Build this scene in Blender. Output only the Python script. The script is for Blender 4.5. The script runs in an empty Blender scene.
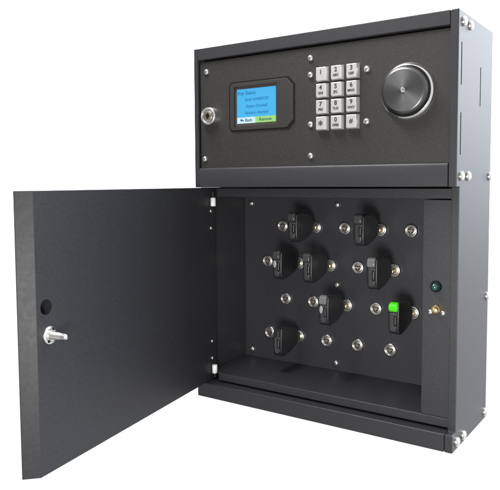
import bpy, bmesh, math, random
from mathutils import Vector, Matrix
random.seed(4)
S = 0.1                                    # build numbers are decimetres -> metres
sc = bpy.context.scene
COL = sc.collection

# ------------------------------------------------------------------ materials
def mat(name, base, rough=0.5, metal=0.0, bump=0.0, bscale=1500.0, var=0.0, vscale=30.0, spec=0.5,
        emit=None, estr=1.0, aniso=0.0, coat=0.0, rvar=0.02):
    m = bpy.data.materials.new(name); m.use_nodes = True
    nt = m.node_tree; b = nt.nodes['Principled BSDF']
    b.inputs['Base Color'].default_value = (*base, 1)
    b.inputs['Roughness'].default_value = rough
    b.inputs['Metallic'].default_value = metal
    b.inputs['Specular IOR Level'].default_value = spec
    b.inputs['Coat Weight'].default_value = coat
    tc = nt.nodes.new('ShaderNodeTexCoord')
    if var > 0:
        n = nt.nodes.new('ShaderNodeTexNoise'); n.inputs['Scale'].default_value = vscale
        n.inputs['Detail'].default_value = 6; n.inputs['Roughness'].default_value = 0.65
        nt.links.new(tc.outputs['Object'], n.inputs['Vector'])
        r = nt.nodes.new('ShaderNodeMapRange')
        r.inputs['From Min'].default_value = 0.3; r.inputs['From Max'].default_value = 0.7
        r.inputs['To Min'].default_value = 1 - var; r.inputs['To Max'].default_value = 1 + var
        nt.links.new(n.outputs['Fac'], r.inputs['Value'])
        mx = nt.nodes.new('ShaderNodeVectorMath'); mx.operation = 'SCALE'
        mx.inputs[0].default_value = base
        nt.links.new(r.outputs['Result'], mx.inputs['Scale'])
        nt.links.new(mx.outputs['Vector'], b.inputs['Base Color'])
        rr = nt.nodes.new('ShaderNodeMapRange')
        rr.inputs['From Min'].default_value = 0.3; rr.inputs['From Max'].default_value = 0.7
        rr.inputs['To Min'].default_value = max(0.02, rough - rvar); rr.inputs['To Max'].default_value = rough + rvar
        n2 = nt.nodes.new('ShaderNodeTexNoise'); n2.inputs['Scale'].default_value = vscale * 0.6
        n2.inputs['Detail'].default_value = 5
        nt.links.new(tc.outputs['Object'], n2.inputs['Vector'])
        nt.links.new(n2.outputs['Fac'], rr.inputs['Value'])
        nt.links.new(rr.outputs['Result'], b.inputs['Roughness'])
    if bump > 0:
        n = nt.nodes.new('ShaderNodeTexNoise'); n.inputs['Scale'].default_value = bscale
        n.inputs['Detail'].default_value = 3
        nt.links.new(tc.outputs['Object'], n.inputs['Vector'])
        bp = nt.nodes.new('ShaderNodeBump'); bp.inputs['Strength'].default_value = bump
        bp.inputs['Distance'].default_value = 0.0004
        nt.links.new(n.outputs['Fac'], bp.inputs['Height'])
        nt.links.new(bp.outputs['Normal'], b.inputs['Normal'])
    if aniso > 0:
        b.inputs['Anisotropic'].default_value = aniso; b.inputs['Anisotropic Rotation'].default_value = .25
        tg = nt.nodes.new('ShaderNodeTangent'); tg.direction_type = 'RADIAL'; tg.axis = 'Y'
        nt.links.new(tg.outputs['Tangent'], b.inputs['Tangent'])
    if emit:
        b.inputs['Emission Color'].default_value = (*emit, 1)
        b.inputs['Emission Strength'].default_value = estr
    return m

POWDER = mat('powder_coat', (0.0255, 0.026, 0.029), 0.44, bump=0.3, bscale=900, var=0.22, vscale=520, rvar=.008)
DOORPC = mat('door_powder_coat', (0.020, 0.020, 0.022), 0.48, bump=0.2, bscale=1500, var=0.24, vscale=300, spec=.32, rvar=.03)
PANEL = mat('satin_panel', (0.0245, 0.0232, 0.0221), 0.5, bump=0.3, bscale=900, var=0.25, vscale=520)
INNER = mat('inner_panel_coat', (0.030, 0.030, 0.035), 0.47, bump=0.28, bscale=900, var=0.22, vscale=520)
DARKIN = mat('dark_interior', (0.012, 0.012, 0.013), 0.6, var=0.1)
CHROME = mat('polished_chrome', (0.82, 0.81, 0.79), 0.14, 1.0, var=0.03)
SOCKM = mat('socket_chrome', (0.86, 0.85, 0.83), 0.27, 1.0, var=0.04, vscale=200)
STEEL = mat('zinc_steel', (0.75, 0.74, 0.71), 0.28, 1.0, var=0.05, vscale=200)
NICKEL = mat('dull_nickel', (0.66, 0.62, 0.57), 0.35, 1.0, var=0.12, vscale=300)
BRASS = mat('brass', (0.62, 0.47, 0.26), 0.3, 1.0, var=0.1, vscale=200)
BUTTON = mat('cast_button', (0.88, 0.87, 0.84), 0.32, 0.72, var=0.04, vscale=400)
INK = mat('black_ink', (0.02, 0.02, 0.022), 0.6, var=0.05)
TURNED = mat('turned_metal', (0.19, 0.19, 0.193), 0.40, 1.0, var=0.03, vscale=60, aniso=0.6)
RUBBER = mat('black_gasket', (0.006, 0.006, 0.0065), 0.7, var=0.1, spec=.2)
NYLON = mat('white_nylon', (0.82, 0.81, 0.78), 0.4, var=0.03, vscale=200)
PLASTIC = mat('black_plastic', (0.016, 0.016, 0.018), 0.33, bump=0.15, var=0.15, vscale=200)
PLFRONT = mat('dark_grey_plastic', (0.045, 0.045, 0.048), 0.32, bump=0.15, var=0.1, vscale=200)
CAPGREY = mat('grey_cap', (0.052, 0.052, 0.052), 0.25, var=0.08, vscale=200)
CAPLIGHT = mat('light_grey_cap', (0.15, 0.152, 0.155), 0.2, var=0.08, vscale=200)
PALE = mat('pale_logo', (0.6, 0.6, 0.6), 0.25, 0.6, var=0.05)
GREENCAP = mat('lit_green_cap', (0.05, 0.5, 0.01), 0.3, emit=(0.045, 0.60, 0.0), estr=0.33, var=0.05)
TEAL = mat('teal_lens', (0.008, 0.06, 0.05), 0.08, spec=0.8, coat=0.5, var=0.1)
LCD = mat('lcd_blue', (0.02, 0.05, 0.08), 0.3, emit=(0.040, 0.40, 0.74), estr=1.0)
LCDW = mat('lcd_white', (0.05, 0.05, 0.05), 0.3, emit=(0.60, 0.80, 0.92), estr=1.0)
LCDG = mat('lcd_green', (0.05, 0.05, 0.03), 0.3, emit=(0.28, 0.64, 0.16), estr=1.0)
LCDT = mat('lcd_text', (0.01, 0.04, 0.10), 0.4, emit=(0.012, 0.16, 0.36), estr=1.0)
LCDK = mat('lcd_button_text', (0.01, 0.03, 0.05), 0.4, emit=(0.01, 0.06, 0.08), estr=1.0)

# ------------------------------------------------------------------ mesh helpers
def poly_prism(bm, pts, axis, a, b):
    """extrude a closed outline along an axis. axis x: pts=(y,z); y: pts=(x,z); z: pts=(x,y)"""
    def mk(p, c):
        return {'x': (c, p[0], p[1]), 'y': (p[0], c, p[1]), 'z': (p[0], p[1], c)}[axis]
    v0 = [bm.verts.new(mk(p, a)) for p in pts]; v1 = [bm.verts.new(mk(p, b)) for p in pts]
    bm.faces.new(v0); bm.faces.new(v1[::-1])
    n = len(pts)
    for i in range(n):
        bm.faces.new((v0[i], v1[i], v1[(i+1) % n], v0[(i+1) % n]))
    return v0 + v1
def box(bm, x0, x1, y0, y1, z0, z1):
    return poly_prism(bm, [(x0, z0), (x1, z0), (x1, z1), (x0, z1)], 'y', y0, y1)
def lathe(bm, prof, n=40, M=None):
    """prof: list of (r, h); h runs along local +Z; M maps to place"""
    M = M or Matrix()
    rings = []
    for r, h in prof:
        if r < 1e-6: rings.append([bm.verts.new(M @ Vector((0, 0, h)))])
        else: rings.append([bm.verts.new(M @ Vector((r*math.cos(2*math.pi*i/n), r*math.sin(2*math.pi*i/n), h))) for i in range(n)])
    for a, b in zip(rings, rings[1:]):
        for i in range(n):
            j = (i+1) % n
            if len(a) == 1 and len(b) == 1: break
            if len(a) == 1: bm.faces.new((a[0], b[j], b[i]))
            elif len(b) == 1: bm.faces.new((a[i], a[j], b[0]))
            else: bm.faces.new((a[i], a[j], b[j], b[i]))
FRONT = Matrix.Rotation(math.radians(90), 4, 'X')          # local +Z -> -Y (out of the front)
RIGHT = Matrix.Rotation(math.radians(90), 4, 'Y')          # local +Z -> +X
def scaled(bm):
    bmesh.ops.scale(bm, vec=(S, S, S), verts=bm.verts)
def to_obj(name, bm, m, parent=None, bevel=0.0, seg=2, smooth=False, auto=None, loc=None):
    bmesh.ops.recalc_face_normals(bm, faces=bm.faces)
    scaled(bm)
    me = bpy.data.meshes.new(name); bm.to_mesh(me); bm.free()
    me.materials.append(m)
    o = bpy.data.objects.new(name, me); COL.objects.link(o)
    if parent: o.parent = parent
    if loc: o.location = Vector(loc) * S
    if bevel > 0:
        md = o.modifiers.new('bevel', 'BEVEL'); md.width = bevel * S; md.segments = seg
        md.limit_method = 'ANGLE'; md.angle_limit = math.radians(35); md.harden_normals = True
        for p in o.data.polygons: p.use_smooth = True
        bake(o)
    if smooth and bevel == 0:
        for p in o.data.polygons: p.use_smooth = True
        sharp(o, auto if auto is not None else math.radians(40))
    return o
def sharp(o, ang):
    bm = bmesh.new(); bm.from_mesh(o.data)
    for e in bm.edges:
        e.smooth = not (len(e.link_faces) == 2 and e.calc_face_angle(0) > ang)
    bm.to_mesh(o.data); bm.free()
def bake(o):
    dg = bpy.context.evaluated_depsgraph_get(); dg.update()
    me = bpy.data.meshes.new_from_object(o.evaluated_get(dg))
    old = o.data; o.modifiers.clear(); o.data = me; me.name = old.name
def cut(o, bm, flat=True):
    """boolean-subtract a bmesh (in o's local decimetres) from o"""
    bmesh.ops.recalc_face_normals(bm, faces=bm.faces); scaled(bm)
    me = bpy.data.meshes.new('cutter'); bm.to_mesh(me); bm.free()
    c = bpy.data.objects.new('cutter', me); COL.objects.link(c); c.matrix_world = Matrix()
    par = o.parent; mw = o.matrix_basis.copy(); o.parent = None; o.matrix_basis = Matrix()
    md = o.modifiers.new('cut', 'BOOLEAN'); md.object = c; md.operation = 'DIFFERENCE'; md.solver = 'EXACT'
    bake(o)
    if flat:
        for a in ('custom_normal',):
            if a in o.data.attributes: o.data.attributes.remove(o.data.attributes[a])
        for p in o.data.polygons: p.use_smooth = False
    bpy.data.objects.remove(c); o.parent = par; o.matrix_basis = mw
def dup(o, parent, loc=None):
    c = o.copy(); COL.objects.link(c); c.parent = parent
    if loc is not None: c.location = Vector(loc) * S
    return c
def text_obj(name, body, size, x, z, y, m, parent, align='CENTER', bold=0.0, xs=1.0, off=(0, 0, 0), depth=0.002):
    cu = bpy.data.curves.new(name, 'FONT'); cu.body = body; cu.size = size * S
    cu.align_x = align; cu.align_y = 'CENTER'; cu.extrude = depth * S * 0.5; cu.offset = bold * S
    cu.resolution_u = 3
    t = bpy.data.objects.new(name, cu); COL.objects.link(t)
    dg = bpy.context.evaluated_depsgraph_get(); dg.update()
    me = bpy.data.meshes.new_from_object(t.evaluated_get(dg))
    bpy.data.objects.remove(t)
    me.transform(Matrix.Translation(Vector((x, y, z)) * S) @ FRONT @ Matrix.Diagonal((xs, 1, 1, 1)))
    me.materials.clear(); me.materials.append(m); me.name = name
    o = bpy.data.objects.new(name, me); COL.objects.link(o); o.parent = parent
    return o

# ------------------------------------------------------------------ the cabinet
W, H, D, ZS = 4.0, 5.345, 1.517, 3.260
YR, YP, ZF, ZC = 0.16, 1.29, 0.37, 3.116           # recessed frame, key panel, floor and ceiling of the compartment
cab = bpy.data.objects.new('key_cabinet', None); COL.objects.link(cab)
cab.empty_display_size = 0.05
cab['label'] = 'black metal key cabinet with keypad and blue screen, its lower door standing open'
cab['category'] = 'key cabinet'

# right side, with the ventilation slots cut through it
bm = bmesh.new()
poly_prism(bm, [(0, H), (D, H), (D, 0), (0, 0), (0, .225), (.12, .225), (.12, ZS), (0, ZS)], 'x', 3.9, 4.0)
side = to_obj('side_panel', bm, POWDER, cab, bevel=.012)
bm = bmesh.new()
for yy, z0, z1 in ((.122, 4.476, 4.977), (.127, 3.648, 4.151), (.94, 4.297, 4.792)):
    box(bm, 3.93, 4.1, yy-.017, yy+.017, z0, z1)
cut(side, bm)
# left side
bm = bmesh.new()
poly_prism(bm, [(0, 0), (.07, 0), (.07, .05), (.025, .05), (.025, D), (0, D)], 'z', ZS, H)
poly_prism(bm, [(0, .12), (.025, .12), (.025, D), (0, D)], 'z', 0, ZS-.001)
to_obj('side_panel', bm, POWDER, cab, bevel=.008)
# top with its folded front lip
bm = bmesh.new()
poly_prism(bm, [(0, 5.168), (0, H), (D-.03, H), (D-.03, H-.03), (.03, H-.03), (.03, 5.168)], 'x', .072, 3.898)
to_obj('top_panel', bm, POWDER, cab, bevel=.014)
# back
bm = bmesh.new(); box(bm, .026, 3.899, D-.027, D-.002, .01, H-.032)
to_obj('back_panel', bm, POWDER, cab)
# lower rail of the control section, rounded top edge
bm = bmesh.new()
poly_prism(bm, [(0, ZS+.004), (0, 3.515), (.012, 3.545), (.035, 3.556), (.049, 3.556), (.049, ZS+.03), (YP, ZS+.03), (YP, ZS+.004)], 'x', .074, 3.893)
to_obj('front_rail', bm, POWDER, cab, bevel=.008)
# plinth
bm = bmesh.new()
poly_prism(bm, [(0, 0), (3.896, 0), (3.896, D-.03), (.027, D-.03), (.027, .118), (0, .118)], 'z', 0, .225)
to_obj('plinth', bm, POWDER, cab, bevel=.02, seg=3)
# header over the compartment, with the ceiling behind
bm = bmesh.new()
poly_prism(bm, [(YR, ZC), (YR, 3.245), (YP, 3.245), (YP, 3.215), (YR+.03, 3.215), (YR+.03, ZC)], 'x', .29, 3.897)
to_obj('header', bm, POWDER, cab, bevel=.01)
# compartment floor with its front lip
bm = bmesh.new()
poly_prism(bm, [(YR, .252), (YR, ZF), (YP, ZF), (YP, ZF-.03), (YR+.03, ZF-.03), (YR+.03, .252)], 'x', .29, 3.897)
box(bm, .027, .29, .346, YP, ZF-.03, ZF); box(bm, .155, .29, .20, .346, ZF-.03, ZF)
to_obj('compartment_floor', bm, POWDER, cab, bevel=.012)
# key panel
bm = bmesh.new(); box(bm, .027, 3.897, YP, YP+.02, ZF-.02, 3.214)
kp = to_obj('key_panel', bm, INNER, cab)
# electronics column at the right of the compartment
bm = bmesh.new(); box(bm, 3.541, 3.896, YR+.002, YP-.002, ZF+.002, ZC-.012)
column = to_obj('side_column', bm, POWDER, cab, bevel=.008)

# control panel
bm = bmesh.new(); box(bm, .088, 3.894, .05, .068, 3.5, 5.142)
panel = to_obj('control_panel', bm, PANEL, cab)
bm = bmesh.new(); box(bm, .70, 1.475, -.1, .2, 4.125, 4.74)
cut(panel, bm)
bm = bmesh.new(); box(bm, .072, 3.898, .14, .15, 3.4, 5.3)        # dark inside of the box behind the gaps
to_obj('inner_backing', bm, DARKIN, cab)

# screw heads -----------------------------------------------------
def screw_mesh(r, h, M, slot=None):
    bm = bmesh.new()
    lathe(bm, [(0, 0), (r*1.0, 0), (r, h*.35), (r*.9, h*.68), (r*.62, h*.92), (r*.3, h), (0, h*1.02)], 24, M)
    return bm
proto = to_obj('panel_screw', screw_mesh(.043, .035, FRONT), STEEL, panel, smooth=True, auto=math.radians(60), loc=(.209, .05, 4.992))
for x, z in ((1.995, 4.998), (1.995, 4.772), (1.995, 4.108), (.16, 3.69), (1.998, 3.685), (2.821, 4.768), (2.82, 4.104)):
    dup(proto, panel, (x, .05, z))
kproto = to_obj('panel_screw', screw_mesh(.048, .036, FRONT), STEEL, kp, smooth=True, auto=math.radians(60), loc=(.162, YP, 2.983))
for x, z in ((1.772, 2.983), (1.772, 1.732), (.163, .484), (1.757, .482), (3.38, 2.983), (3.38, 1.732), (3.38, .483)):
    dup(kproto, kp, (x, YP, z))
bm = bmesh.new()
lathe(bm, [(0, 0), (.058, 0), (.058, .018), (.054, .028), (.045, .035), (.034, .038), (0, .039)], 28, RIGHT)
sp = to_obj('side_screw', bm, STEEL, side, smooth=True, auto=math.radians(60), loc=(4.0, .172, 5.225))
bm = bmesh.new(); box(bm, .034, .0400, -.034, .034, -.007, .007)
slotp = to_obj('screw_slot', bm, NICKEL, sp)
for y, z in ((.441, 5.228), (.164, 3.394), (.441, 3.394), (1.447, 3.396), (.164, .100), (.432, .098), (1.447, .095), (1.447, 1.742)):
    dup(slotp, dup(sp, side, (4.0, y, z)))

# display ---------------------------------------------------------
def arc(cx, cz, r, a0, a1, n=6):
    return [(cx + r*math.cos(math.radians(a0+(a1-a0)*i/n)), cz + r*math.sin(math.radians(a0+(a1-a0)*i/n))) for i in range(n+1)]
def frame_outline(g):
    x0, x1, z0, z1 = .650-g, 1.725+g, 4.095-g, 4.772+g
    c = .105 - g*.3
    r = .06+g
    return arc(x0+r, z0+r, r, 180, 270) + [(x1-c, z0), (x1, z0+c), (x1, z1-c), (x1-c, z1)] + arc(x0+r, z1-r, r, 90, 180)
bm = bmesh.new(); poly_prism(bm, frame_outline(0), 'y', .034, .0475)
disp = to_obj('display', bm, PANEL, cab, bevel=.004)
bm = bmesh.new(); box(bm, .722, 1.458, -.1, .2, 4.145, 4.722)
cut(disp, bm)
bm = bmesh.new(); poly_prism(bm, frame_outline(.022), 'y', .040, .0495)
gask = to_obj('gasket', bm, RUBBER, disp)
bm = bmesh.new(); box(bm, .70, 1.475, -.1, .2, 4.125, 4.74)
cut(gask, bm)
bm = bmesh.new(); box(bm, .69, 1.485, .0695, .082, 4.115, 4.75)
to_obj('screen_surround', bm, mat('screen_surround', (.060, .052, .047), .45, var=.08), disp)
LX0, LX1, LZ0, LZ1 = .757, 1.426, 4.190, 4.684
LY = .063
zb = LZ0 + (LZ1-LZ0)*.175
xm = LX0 + (LX1-LX0)*.478
bm = bmesh.new(); box(bm, LX0, LX1, LY, .0692, zb, LZ1); to_obj('screen', bm, LCD, disp)
bm = bmesh.new(); box(bm, LX0, xm, LY, .0692, LZ0, zb); to_obj('screen_button', bm, LCDW, disp)
bm = bmesh.new(); box(bm, xm, LX1, LY, .0692, LZ0, zb); to_obj('screen_button', bm, LCDG, disp)
TY = LY - .0015
hh = LZ1 - LZ0; cxm = (LX0+LX1)/2 + .01
text_obj('heading_text', 'Key Status', .074, LX0+.012, LZ1-hh*.125, TY, LCDT, disp, 'LEFT', .0020)
text_obj('status_text', 'Serial 63A850CE3', .060, cxm, LZ1-hh*.315, TY, LCDT, disp, xs=.93, bold=.0012)
text_obj('status_text', 'Status Docked', .062, cxm, LZ1-hh*.51, TY, LCDT, disp, bold=.0012)
text_obj('status_text', 'Battery charged', .062, cxm, LZ1-hh*.70, TY, LCDT, disp, bold=.0012)
text_obj('button_text', 'Back', .064, LX0+.205, (LZ0+zb)/2, TY, LCDK, disp, bold=.001)
text_obj('button_text', 'Remove', .064, (xm+LX1)/2, (LZ0+zb)/2, TY, LCDK, disp, bold=.001)
bm = bmesh.new()
ax, az = LX0+.055, (LZ0+zb)/2
poly_prism(bm, [(ax, az+.004), (ax+.032, az+.030), (ax+.032, az+.012), (ax+.062, az+.004), (ax+.070, az-.026), (ax+.052, az-.006), (ax+.032, az-.004), (ax+.032, az-.022)], 'y', TY-.001, TY+.001)
to_obj('arrow_symbol', bm, LCDK, disp)

# keypad ----------------------------------------------------------
def button_bm():
    bm = bmesh.new()
    a, b, c, d = .087, .094, .069, .084
    def ring(w, h, y): return [bm.verts.new((sx*w, y, sz*h)) for sx, sz in ((-1, -1), (1, -1), (1, 1), (-1, 1))]
    r0, r1, r2 = ring(a, b, .05), ring(a, b, .02), ring(c, d, -.034)
    for p, q in ((r0, r1), (r1, r2)):
        for i in range(4):
            bm.faces.new((p[i], p[(i+1) % 4], q[(i+1) % 4], q[i]))
    bm.faces.new(r2); bm.faces.new(r0[::-1])
    return bm
legend = [[('1', ''), ('2', 'ABC'), ('3', 'DEF')], [('4', 'GHI'), ('5', 'JKL'), ('6', 'MNO')],
          [('7', 'PRS'), ('8', 'TUV'), ('9', 'WXY')], [('*', ''), ('0', 'OPER'), ('#', '')]]
bp = None
for r in range(4):
    for c in range(3):
        x, z = 2.192 + .2225*c, 4.762 - .2165*r
        if bp is None: bp = to_obj('keypad_button', button_bm(), BUTTON, cab, bevel=.006, seg=2, loc=(x, 0, z)); b = bp
        else: b = dup(bp, cab, (x, 0, z))
        big, small = legend[r][c]
        if big == '*': text_obj('legend', '*', .15, 0, -.03, -.0355, INK, b, bold=.0025)
        elif big == '#': text_obj('legend', '#', .085, 0, .005, -.0355, INK, b, bold=.0015)
        else:
            text_obj('legend', big, .080, 0, .034 if small else .02, -.0355, INK, b, bold=.0022)
            if small: text_obj('legend', small, .045, 0, -.038, -.0355, INK, b, bold=.0016, xs=.95 if len(small) == 3 else .85)

# round knob ------------------------------------------------------
KX, KZ = 3.362, 4.440
bm = bmesh.new()
lathe(bm, [(.353, 0), (.353, .016), (.350, .024), (.323, .060), (.318, .063), (.300, .063)], 96, FRONT)
knob = to_obj('dial_knob', bm, CHROME, cab, smooth=True, loc=(KX, .05, KZ))
bm = bmesh.new()
lathe(bm, [(.316, .062), (.309, .090), (.286, .135), (.270, .151), (.254, .157)], 96, FRONT)
to_obj('knob_skirt', bm, mat('dark_polished_metal', (.13, .13, .134), .34, 1.0, var=.04), knob, smooth=True, auto=math.radians(70))
bm = bmesh.new()
lathe(bm, [(.254, .1566)] + [(.254*(1-i/24), .1565 + .004*i/24) for i in range(1, 24)] + [(0, .1605)], 96, FRONT)
to_obj('knob_face', bm, TURNED, knob, smooth=True, auto=math.radians(70))
bm = bmesh.new()
lathe(bm, [(.030, .156), (.030, .168), (.024, .174), (.012, .172), (0, .168)], 20, FRONT)
to_obj('knob_screw', bm, STEEL, knob, smooth=True)

# round key lock on the control panel ----------------------------
bm = bmesh.new()
lathe(bm, [(.140, 0), (.140, .03), (.132, .075), (.122, .098), (.104, .103), (.094, .100), (.090, .088), (.075, .086), (.070, .09)], 48, FRONT)
lock = to_obj('cam_lock', bm, CHROME, cab, smooth=True, auto=math.radians(60), loc=(.292, .05, 4.325))
bm = bmesh.new()
lathe(bm, [(.071, .088), (.068, .098), (.055, .101), (.034, .101), (.032, .085), (0, .085)], 36, FRONT)
plug = to_obj('lock_plug', bm, mat('pale_brass', (.74, .65, .50), .3, 1.0, var=.05, vscale=200), lock, smooth=True, auto=math.radians(40))
bm = bmesh.new(); box(bm, -.012, .012, -.106, -.08, -.045, .045)
lathe(bm, [(.030, .084), (.030, .0875), (0, .0875)], 20, FRONT)
to_obj('keyhole', bm, RUBBER, plug)

# indicator and key switch on the column -------------------------
bm = bmesh.new()
lathe(bm, [(.072, 0), (.072, .02), (.062, .035), (.050, .036), (.048, .02)], 32, FRONT)
lamp = to_obj('indicator_lamp', bm, RUBBER, column, smooth=True, loc=(3.72, YR+.002, 2.025))
bm = bmesh.new()
lathe(bm, [(.048, .02), (.046, .06), (.036, .085), (.018, .098), (0, .101)], 32, FRONT)
to_obj('lens', bm, TEAL, lamp, smooth=True, auto=math.radians(80))
bm = bmesh.new()
lathe(bm, [(.056, 0), (.056, .026), (.050, .034), (.040, .034), (.037, .010), (0, .008)], 32, FRONT)
sw = to_obj('key_switch', bm, BRASS, column, smooth=True, loc=(3.727, YR+.002, 1.742))
for dx in (-.080, .082):
    cs = dup(proto, column, (3.729+dx, YR+.002, 1.697)); cs.name = 'column_screw'; cs.scale = (.74, .74, .74)
bm = bmesh.new()
lathe(bm, [(0, .012), (.016, .012), (.018, .075), (.024, .098), (.020, .112), (0, .116)], 20, Matrix.Rotation(math.radians(14), 4, 'Z') @ FRONT)
to_obj('switch_lever', bm, BRASS, sw, smooth=True, auto=math.radians(60))

# key sockets -----------------------------------------------------
rows = [(2.621, (.79, 1.404, 1.911, 2.499, 2.969)), (2.028, (.496, 1.102, 1.663, 2.135, 2.72)),
        (1.426, (.845, 1.36, 1.948, 2.433, 3.014)), (.827, (.531, 1.094, 1.601, 2.133, 2.664))]
filled = {(0, 1): 'plain', (0, 3): 'plain', (1, 1): 'patch', (1, 2): 'plain', (1, 4): 'light', (2, 2): 'oval', (2, 4): 'green', (3, 1): 'bare'}
bm = bmesh.new()
lathe(bm, [(.104, 0), (.103, .016), (.097, .030), (.080, .042), (.072, .040), (.067, .012)], 40, FRONT)
so = to_obj('key_socket', bm, SOCKM, cab, smooth=True, auto=math.radians(70))
bm = bmesh.new()
lathe(bm, [(.0655, .010), (.0655, .022), (.058, .028), (0, .029)], 32, FRONT)
plugp = to_obj('socket_plug', bm, NICKEL, so, smooth=True, auto=math.radians(40))
bm = bmesh.new()
poly_prism(bm, [(-.050, .004), (-.044, .024), (-.026, .032), (0, .018), (.026, .032), (.044, .024), (.050, .004), (.030, -.026), (.012, -.046), (-.012, -.046), (-.030, -.026)], 'y', -.0315, -.026)
bmesh.ops.scale(bm, vec=(1.12, 1, 1.12), verts=bm.verts)
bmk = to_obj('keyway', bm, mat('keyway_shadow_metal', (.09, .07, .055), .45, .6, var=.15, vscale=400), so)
bm = bmesh.new()
poly_prism(bm, [(-.040, .006), (-.012, .012), (0, .004), (.012, .012), (.040, .006), (.036, -.006), (.010, -.008), (.006, -.030), (-.006, -.030), (-.010, -.008), (-.036, -.006)], 'y', -.035, -.0312)
wire = to_obj('contact_bar', bm, STEEL, so)
first = True
for r, (z, xs) in enumerate(rows):
    for c, x in enumerate(xs):
        if first:
            so.location = Vector((x, YP, z))*S; first = False
        else:
            s = dup(so, cab, (x, YP, z))
            dup(plugp, s)
            if (r, c) not in filled: dup(bmk, s); dup(wire, s)

# door ------------------------------------------------------------
PHI = 1.722
AX, AY = .704, -3.483
dr = Vector((math.cos(PHI), math.sin(PHI), 0)); nn = Vector((-dr.y, dr.x, 0))
LD = 3.865
# local frame of the door: x = along from free end to hinge, y = -outward, z = up  ->  inner face looks along local +Y... built as (s, -t, z)
Mdoor = Matrix(((dr.x, -nn.x, 0, AX*S), (dr.y, -nn.y, 0, AY*S), (0, 0, 1, 0), (0, 0, 0, 1)))
ZB0, ZB1, ZT = .198, .236, 3.257
bm = bmesh.new()
prof = [(0, 0), (LD, 0), (LD, -.035), (3.47, -.035), (3.43, -.161), (-.112, -.161), (-.118, -.150)]
vs = poly_prism(bm, prof, 'z', 0, ZT)
for v in vs:
    if v.co.z < 1: v.co.z = ZB0 + (ZB1-ZB0)*max(0, v.co.x)/LD
door = to_obj('door', bm, DOORPC, cab, bevel=.02, seg=3)
door.matrix_basis = Mdoor
bm = bmesh.new(); lathe(bm, [(0, -.1), (.085, -.1), (.085, .13), (0, .13)], 40, Matrix.Translation((.142, 0, 2.016)) @ FRONT)
cut(door, bm)
BACKF = Matrix.Rotation(math.radians(-90), 4, 'X')         # local +Z -> door +Y (off its inner face)
bm = bmesh.new()
lathe(bm, [(.098, 0), (.098, .016), (.090, .024), (.060, .025), (.052, .020), (.048, .020), (.046, .05), (.040, .056),
           (.040, .15), (.034, .156), (.034, .215), (.026, .24), (.014, .246), (0, .246)], 40, BACKF)
dl = to_obj('door_lock', bm, STEEL, door, smooth=True, auto=math.radians(50), loc=(.178, .001, 1.708))
for a in (60, 240):
    bm = bmesh.new()
    lathe(bm, [(.017, .0255), (.017, .027), (0, .027)], 16, Matrix.Translation((.072*math.cos(math.radians(a)), 0, .072*math.sin(math.radians(a)))) @ BACKF)
    to_obj('lock_hole', bm, RUBBER, dl)
for zc in (3.035, .405):
    bm = bmesh.new()
    lathe(bm, [(0, -.066), (.036, -.066), (.041, -.058), (.041, .058), (.036, .066), (0, .066)], 28)
    hb = to_obj('hinge_bushing', bm, NYLON, door, smooth=True, loc=(3.722, .042, zc))
    bm = bmesh.new(); lathe(bm, [(.016, 0), (.016, .16 if zc > 1 else -.13)], 16)
    to_obj('hinge_pin', bm, DARKIN, hb, smooth=True)
ds = None
for z in (2.893, 2.628, .845, .575):
    if ds is None:
        bm = screw_mesh(.028, .02, BACKF); ds = to_obj('door_screw', bm, STEEL, door, smooth=True, auto=math.radians(60), loc=(3.725, 0, z))
    else: dup(ds, door, (3.722, 0, z))

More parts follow.
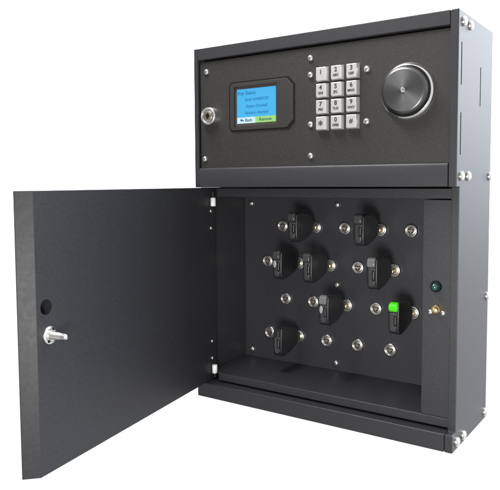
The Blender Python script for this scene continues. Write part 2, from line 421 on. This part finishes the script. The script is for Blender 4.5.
# ------------------------------------------------------------------ the car keys
def fob_bm():
    bm = bmesh.new()
    prof = [(-.205, -.075), (-.205, .095), (-.25, .158), (-.33, .200), (-.45, .226), (-.60, .236), (-.665, .232), (-.695, .208), (-.706, .10),
            (-.706, -.10), (-.698, -.150), (-.675, -.188), (-.635, -.207), (-.56, -.204), (-.42, -.172), (-.28, -.120)]
    poly_prism(bm, prof, 'x', -.080, .080)
    return bm
fob_mesh = None
shared = {}
def make_key(kind):
    root = bpy.data.objects.new('car_key', None); COL.objects.link(root); root.empty_display_size = .01
    def part(key, build, m, bevel=0.0, smooth=False, name=None, seg=2, parent=root):
        if key in shared:
            o = bpy.data.objects.new(name, shared[key]); COL.objects.link(o); o.parent = parent
        else:
            o = to_obj(name, build(), m, parent, bevel=bevel, smooth=smooth, seg=seg); shared[key] = o.data
        return o
    fob = part('fob', fob_bm, PLASTIC, bevel=.042, name='fob', seg=5)
    def blade():
        bm = bmesh.new(); lathe(bm, [(0, .031), (.044, .031), (.046, .060), (.040, .065), (0, .065)], 28, FRONT); return bm
    part('blade', blade, BRASS, smooth=True, name='blade')
    def stem():
        bm = bmesh.new(); poly_prism(bm, [(-.07, -.055), (-.07, .055), (-.215, .075), (-.215, -.065)], 'x', -.036, .036); return bm
    part('stem', stem, PLASTIC, bevel=.01, name='stem')
    def front():
        bm = bmesh.new(); poly_prism(bm, arc(-.002, -.115, .044, 180, 360, 10) + [(.050, .100), (-.054, .100)], 'y', -.716, -.690); return bm
    part('front', front, PLFRONT, bevel=.014, seg=3, name='front_plate')
    def slot():
        bm = bmesh.new(); poly_prism(bm, arc(.026, -.060, .018, 180, 360, 8) + arc(.026, .055, .018, 0, 180, 8), 'y', -.7195, -.705); return bm
    part('slot', slot, RUBBER, name='ring_slot')
    def pin():
        bm = bmesh.new(); poly_prism(bm, [(.026, -.055), (.037, -.055), (.037, .055), (.026, .055)], 'y', -.723, -.714); return bm
    part('pin', pin, CAPLIGHT, bevel=.003, name='ring_pin')
    capm = {'green': GREENCAP, 'light': CAPLIGHT, 'oval': CAPLIGHT}.get(kind, CAPGREY)
    if kind != 'bare':
        def cap():
            bm = bmesh.new(); poly_prism(bm, [(-.690, .104), (-.724, .110), (-.730, .170), (-.722, .212), (-.703, .236), (-.66, .244), (-.64, .238), (-.64, .104)] if kind != 'green' else [(-.690, .112), (-.722, .118), (-.734, .165), (-.726, .208), (-.703, .234), (-.66, .244), (-.63, .238), (-.63, .112)], 'x', -.072, .062 if kind == 'green' else .046); return bm
        c = part('cap_'+capm.name, cap, capm, bevel=.036, name='lit_cap' if kind == 'green' else 'cap', seg=4)
    else:
        def bar():
            bm = bmesh.new(); poly_prism(bm, [(.0, .10), (.026, .10), (.026, .19), (.0, .19)], 'y', -.712, -.695); return bm
        part('bar', bar, CAPGREY, bevel=.006, name='trim_bar')
    if kind in ('oval', 'patch'):
        def oval():
            bm = bmesh.new()
            poly_prism(bm, [(-.036+.026*math.cos(t*math.pi/10), .035+.058*math.sin(t*math.pi/10)) for t in range(20)], 'y', -.7205, -.705); return bm
        part('oval', oval, PALE, bevel=.004, name='pale_badge')
    return root
KEYS = {(0, 1): (.76, 'left one of the two black keys in the top row of sockets'),
        (0, 3): (.80, 'right one of the two black keys in the top row'),
        (1, 1): (.71, 'black key with pale patch and grey cap, leftmost in the second row'),
        (1, 2): (.77, 'black key with grey cap and no badge, middle of the three in the second row'),
        (1, 4): (.84, 'black key with light grey cap, rightmost in second row, above the green-lit key'),
        (2, 2): (.79, 'black key with pale oval badge under light grey cap, left key in the third row'),
        (2, 4): (.78, 'black key with bright green lit cap, nearest the side column'),
        (3, 1): (.70, 'black key with no cap, alone in the lowest row near the compartment floor')}
for (r, c), kind in filled.items():
    k = make_key(kind)
    ln, lab = KEYS[(r, c)]
    z, xs = rows[r]
    k.location = Vector((xs[c], YP - (ln - .722), z + .022)) * S
    k['label'] = lab; k['category'] = 'key'; k['group'] = 'keys plugged into the sockets'
    for ch in k.children:
        if ch.name.startswith('blade'):                    # longer or shorter blade reaches the socket
            ch.scale = (1, 1, 1); ch.location = (0, 0, -.022*S)
            ext = ln - .722
            if abs(ext) > .001:
                bm = bmesh.new(); lathe(bm, [(0, .031-ext), (.044, .031-ext), (.046, .060), (.040, .065), (0, .065)], 28, FRONT)
                o = to_obj('tmp', bm, BRASS, None, smooth=True); ch.data = o.data; bpy.data.objects.remove(o)

# ------------------------------------------------------------------ camera
cam = bpy.data.cameras.new('camera'); co = bpy.data.objects.new('camera', cam); COL.objects.link(co)
yaw, pit, rol = 0.602, -0.071, -0.006
P = [6.364, -7.723, 3.323]; F500 = 648.0; SX, SY = 2.3, -15.9
import os
cy, sy, cp, spn = math.cos(yaw), math.sin(yaw), math.cos(pit), math.sin(pit)
f = Vector((-sy*cp, cy*cp, spn)); rv = Vector((cy, sy, 0)); uv = rv.cross(f)
r2 = rv*math.cos(rol) + uv*math.sin(rol); u2 = uv*math.cos(rol) - rv*math.sin(rol)
co.matrix_world = Matrix(((r2.x, u2.x, -f.x, P[0]*S), (r2.y, u2.y, -f.y, P[1]*S), (r2.z, u2.z, -f.z, P[2]*S), (0, 0, 0, 1)))
cam.sensor_width = 36; cam.lens = F500/500*36
cam.shift_x = -SX/500; cam.shift_y = SY/500
cam.clip_start = .01; cam.clip_end = 100
sc.camera = co

# ------------------------------------------------------------------ studio light: white sweep behind, darker room in front
world = bpy.data.worlds.new('World'); sc.world = world; world.use_nodes = True
nt = world.node_tree; bg = nt.nodes['Background']
tc = nt.nodes.new('ShaderNodeTexCoord'); sep = nt.nodes.new('ShaderNodeSeparateXYZ')
nt.links.new(tc.outputs['Generated'], sep.inputs['Vector'])
def ramp(src, stops, interp='EASE'):
    mr = nt.nodes.new('ShaderNodeMapRange'); mr.inputs['From Min'].default_value = -1; mr.inputs['From Max'].default_value = 1
    nt.links.new(src, mr.inputs['Value'])
    cr = nt.nodes.new('ShaderNodeValToRGB'); cr.color_ramp.interpolation = interp
    els = cr.color_ramp.elements
    while len(els) < len(stops): els.new(0.5)
    for e, (p, c) in zip(els, stops):
        e.position = (p+1)/2; e.color = (*c, 1) if isinstance(c, tuple) else (c, c, c, 1)
    nt.links.new(mr.outputs['Result'], cr.inputs['Fac'])
    return cr.outputs['Color']
back = ramp(sep.outputs['Z'], [(-.45, (1.05, 1.05, 1.05)), (-.28, (1.05, 1.05, 1.06)), (-.12, (1.25, 1.28, 1.34)), (.0, (2.8, 2.98, 3.2)), (.20, (5.3, 5.65, 6.0))], 'LINEAR')
front = ramp(sep.outputs['Z'], [(-.6, .55), (-.15, .22), (.3, .22), (.75, 1.1)], 'LINEAR')
mixf = ramp(sep.outputs['Y'], [(.0, 0.0), (.30, 1.0)], 'EASE')
right = ramp(sep.outputs['X'], [(.35, 0.0), (.70, 1.0)], 'EASE')
fx = nt.nodes.new('ShaderNodeMix'); fx.data_type = 'RGBA'
nt.links.new(right, fx.inputs['Factor']); nt.links.new(front, fx.inputs[6]); fx.inputs[7].default_value = (0.8, 0.81, 0.83, 1)
mx = nt.nodes.new('ShaderNodeMix'); mx.data_type = 'RGBA'
nt.links.new(mixf, mx.inputs['Factor']); nt.links.new(fx.outputs[2], mx.inputs[6]); nt.links.new(back, mx.inputs[7])
nt.links.new(mx.outputs[2], bg.inputs['Color']); bg.inputs['Strength'].default_value = 1.0

def area(name, loc, target, size, power, col=(1, 1, 1), size_y=None):
    l = bpy.data.lights.new(name, 'AREA'); l.shape = 'RECTANGLE' if size_y else 'SQUARE'
    l.size = size*S
    if size_y: l.size_y = size_y*S
    l.energy = power; l.color = col
    o = bpy.data.objects.new(name, l); COL.objects.link(o); o.location = Vector(loc)*S
    d = (Vector(target)-Vector(loc)); o.rotation_euler = d.to_track_quat('-Z', 'Y').to_euler()
    return o
area('front_softbox', (5.2, -7.6, 1.2), (1.9, 1, 2.2), 1.7, 5.5, (1, .985, .97))
area('overhead_softbox', (-.5, -1.15, 10.0), (2.0, 0, 4.0), 8.0, 14.0, (1, .99, .98), 1.3)

sc.view_settings.view_transform = 'Standard'; sc.view_settings.look = 'None'
sc.view_settings.exposure = 0; sc.view_settings.gamma = 1
sc.render.engine = 'CYCLES'
sc.cycles.max_bounces = 8; sc.cycles.use_denoising = True
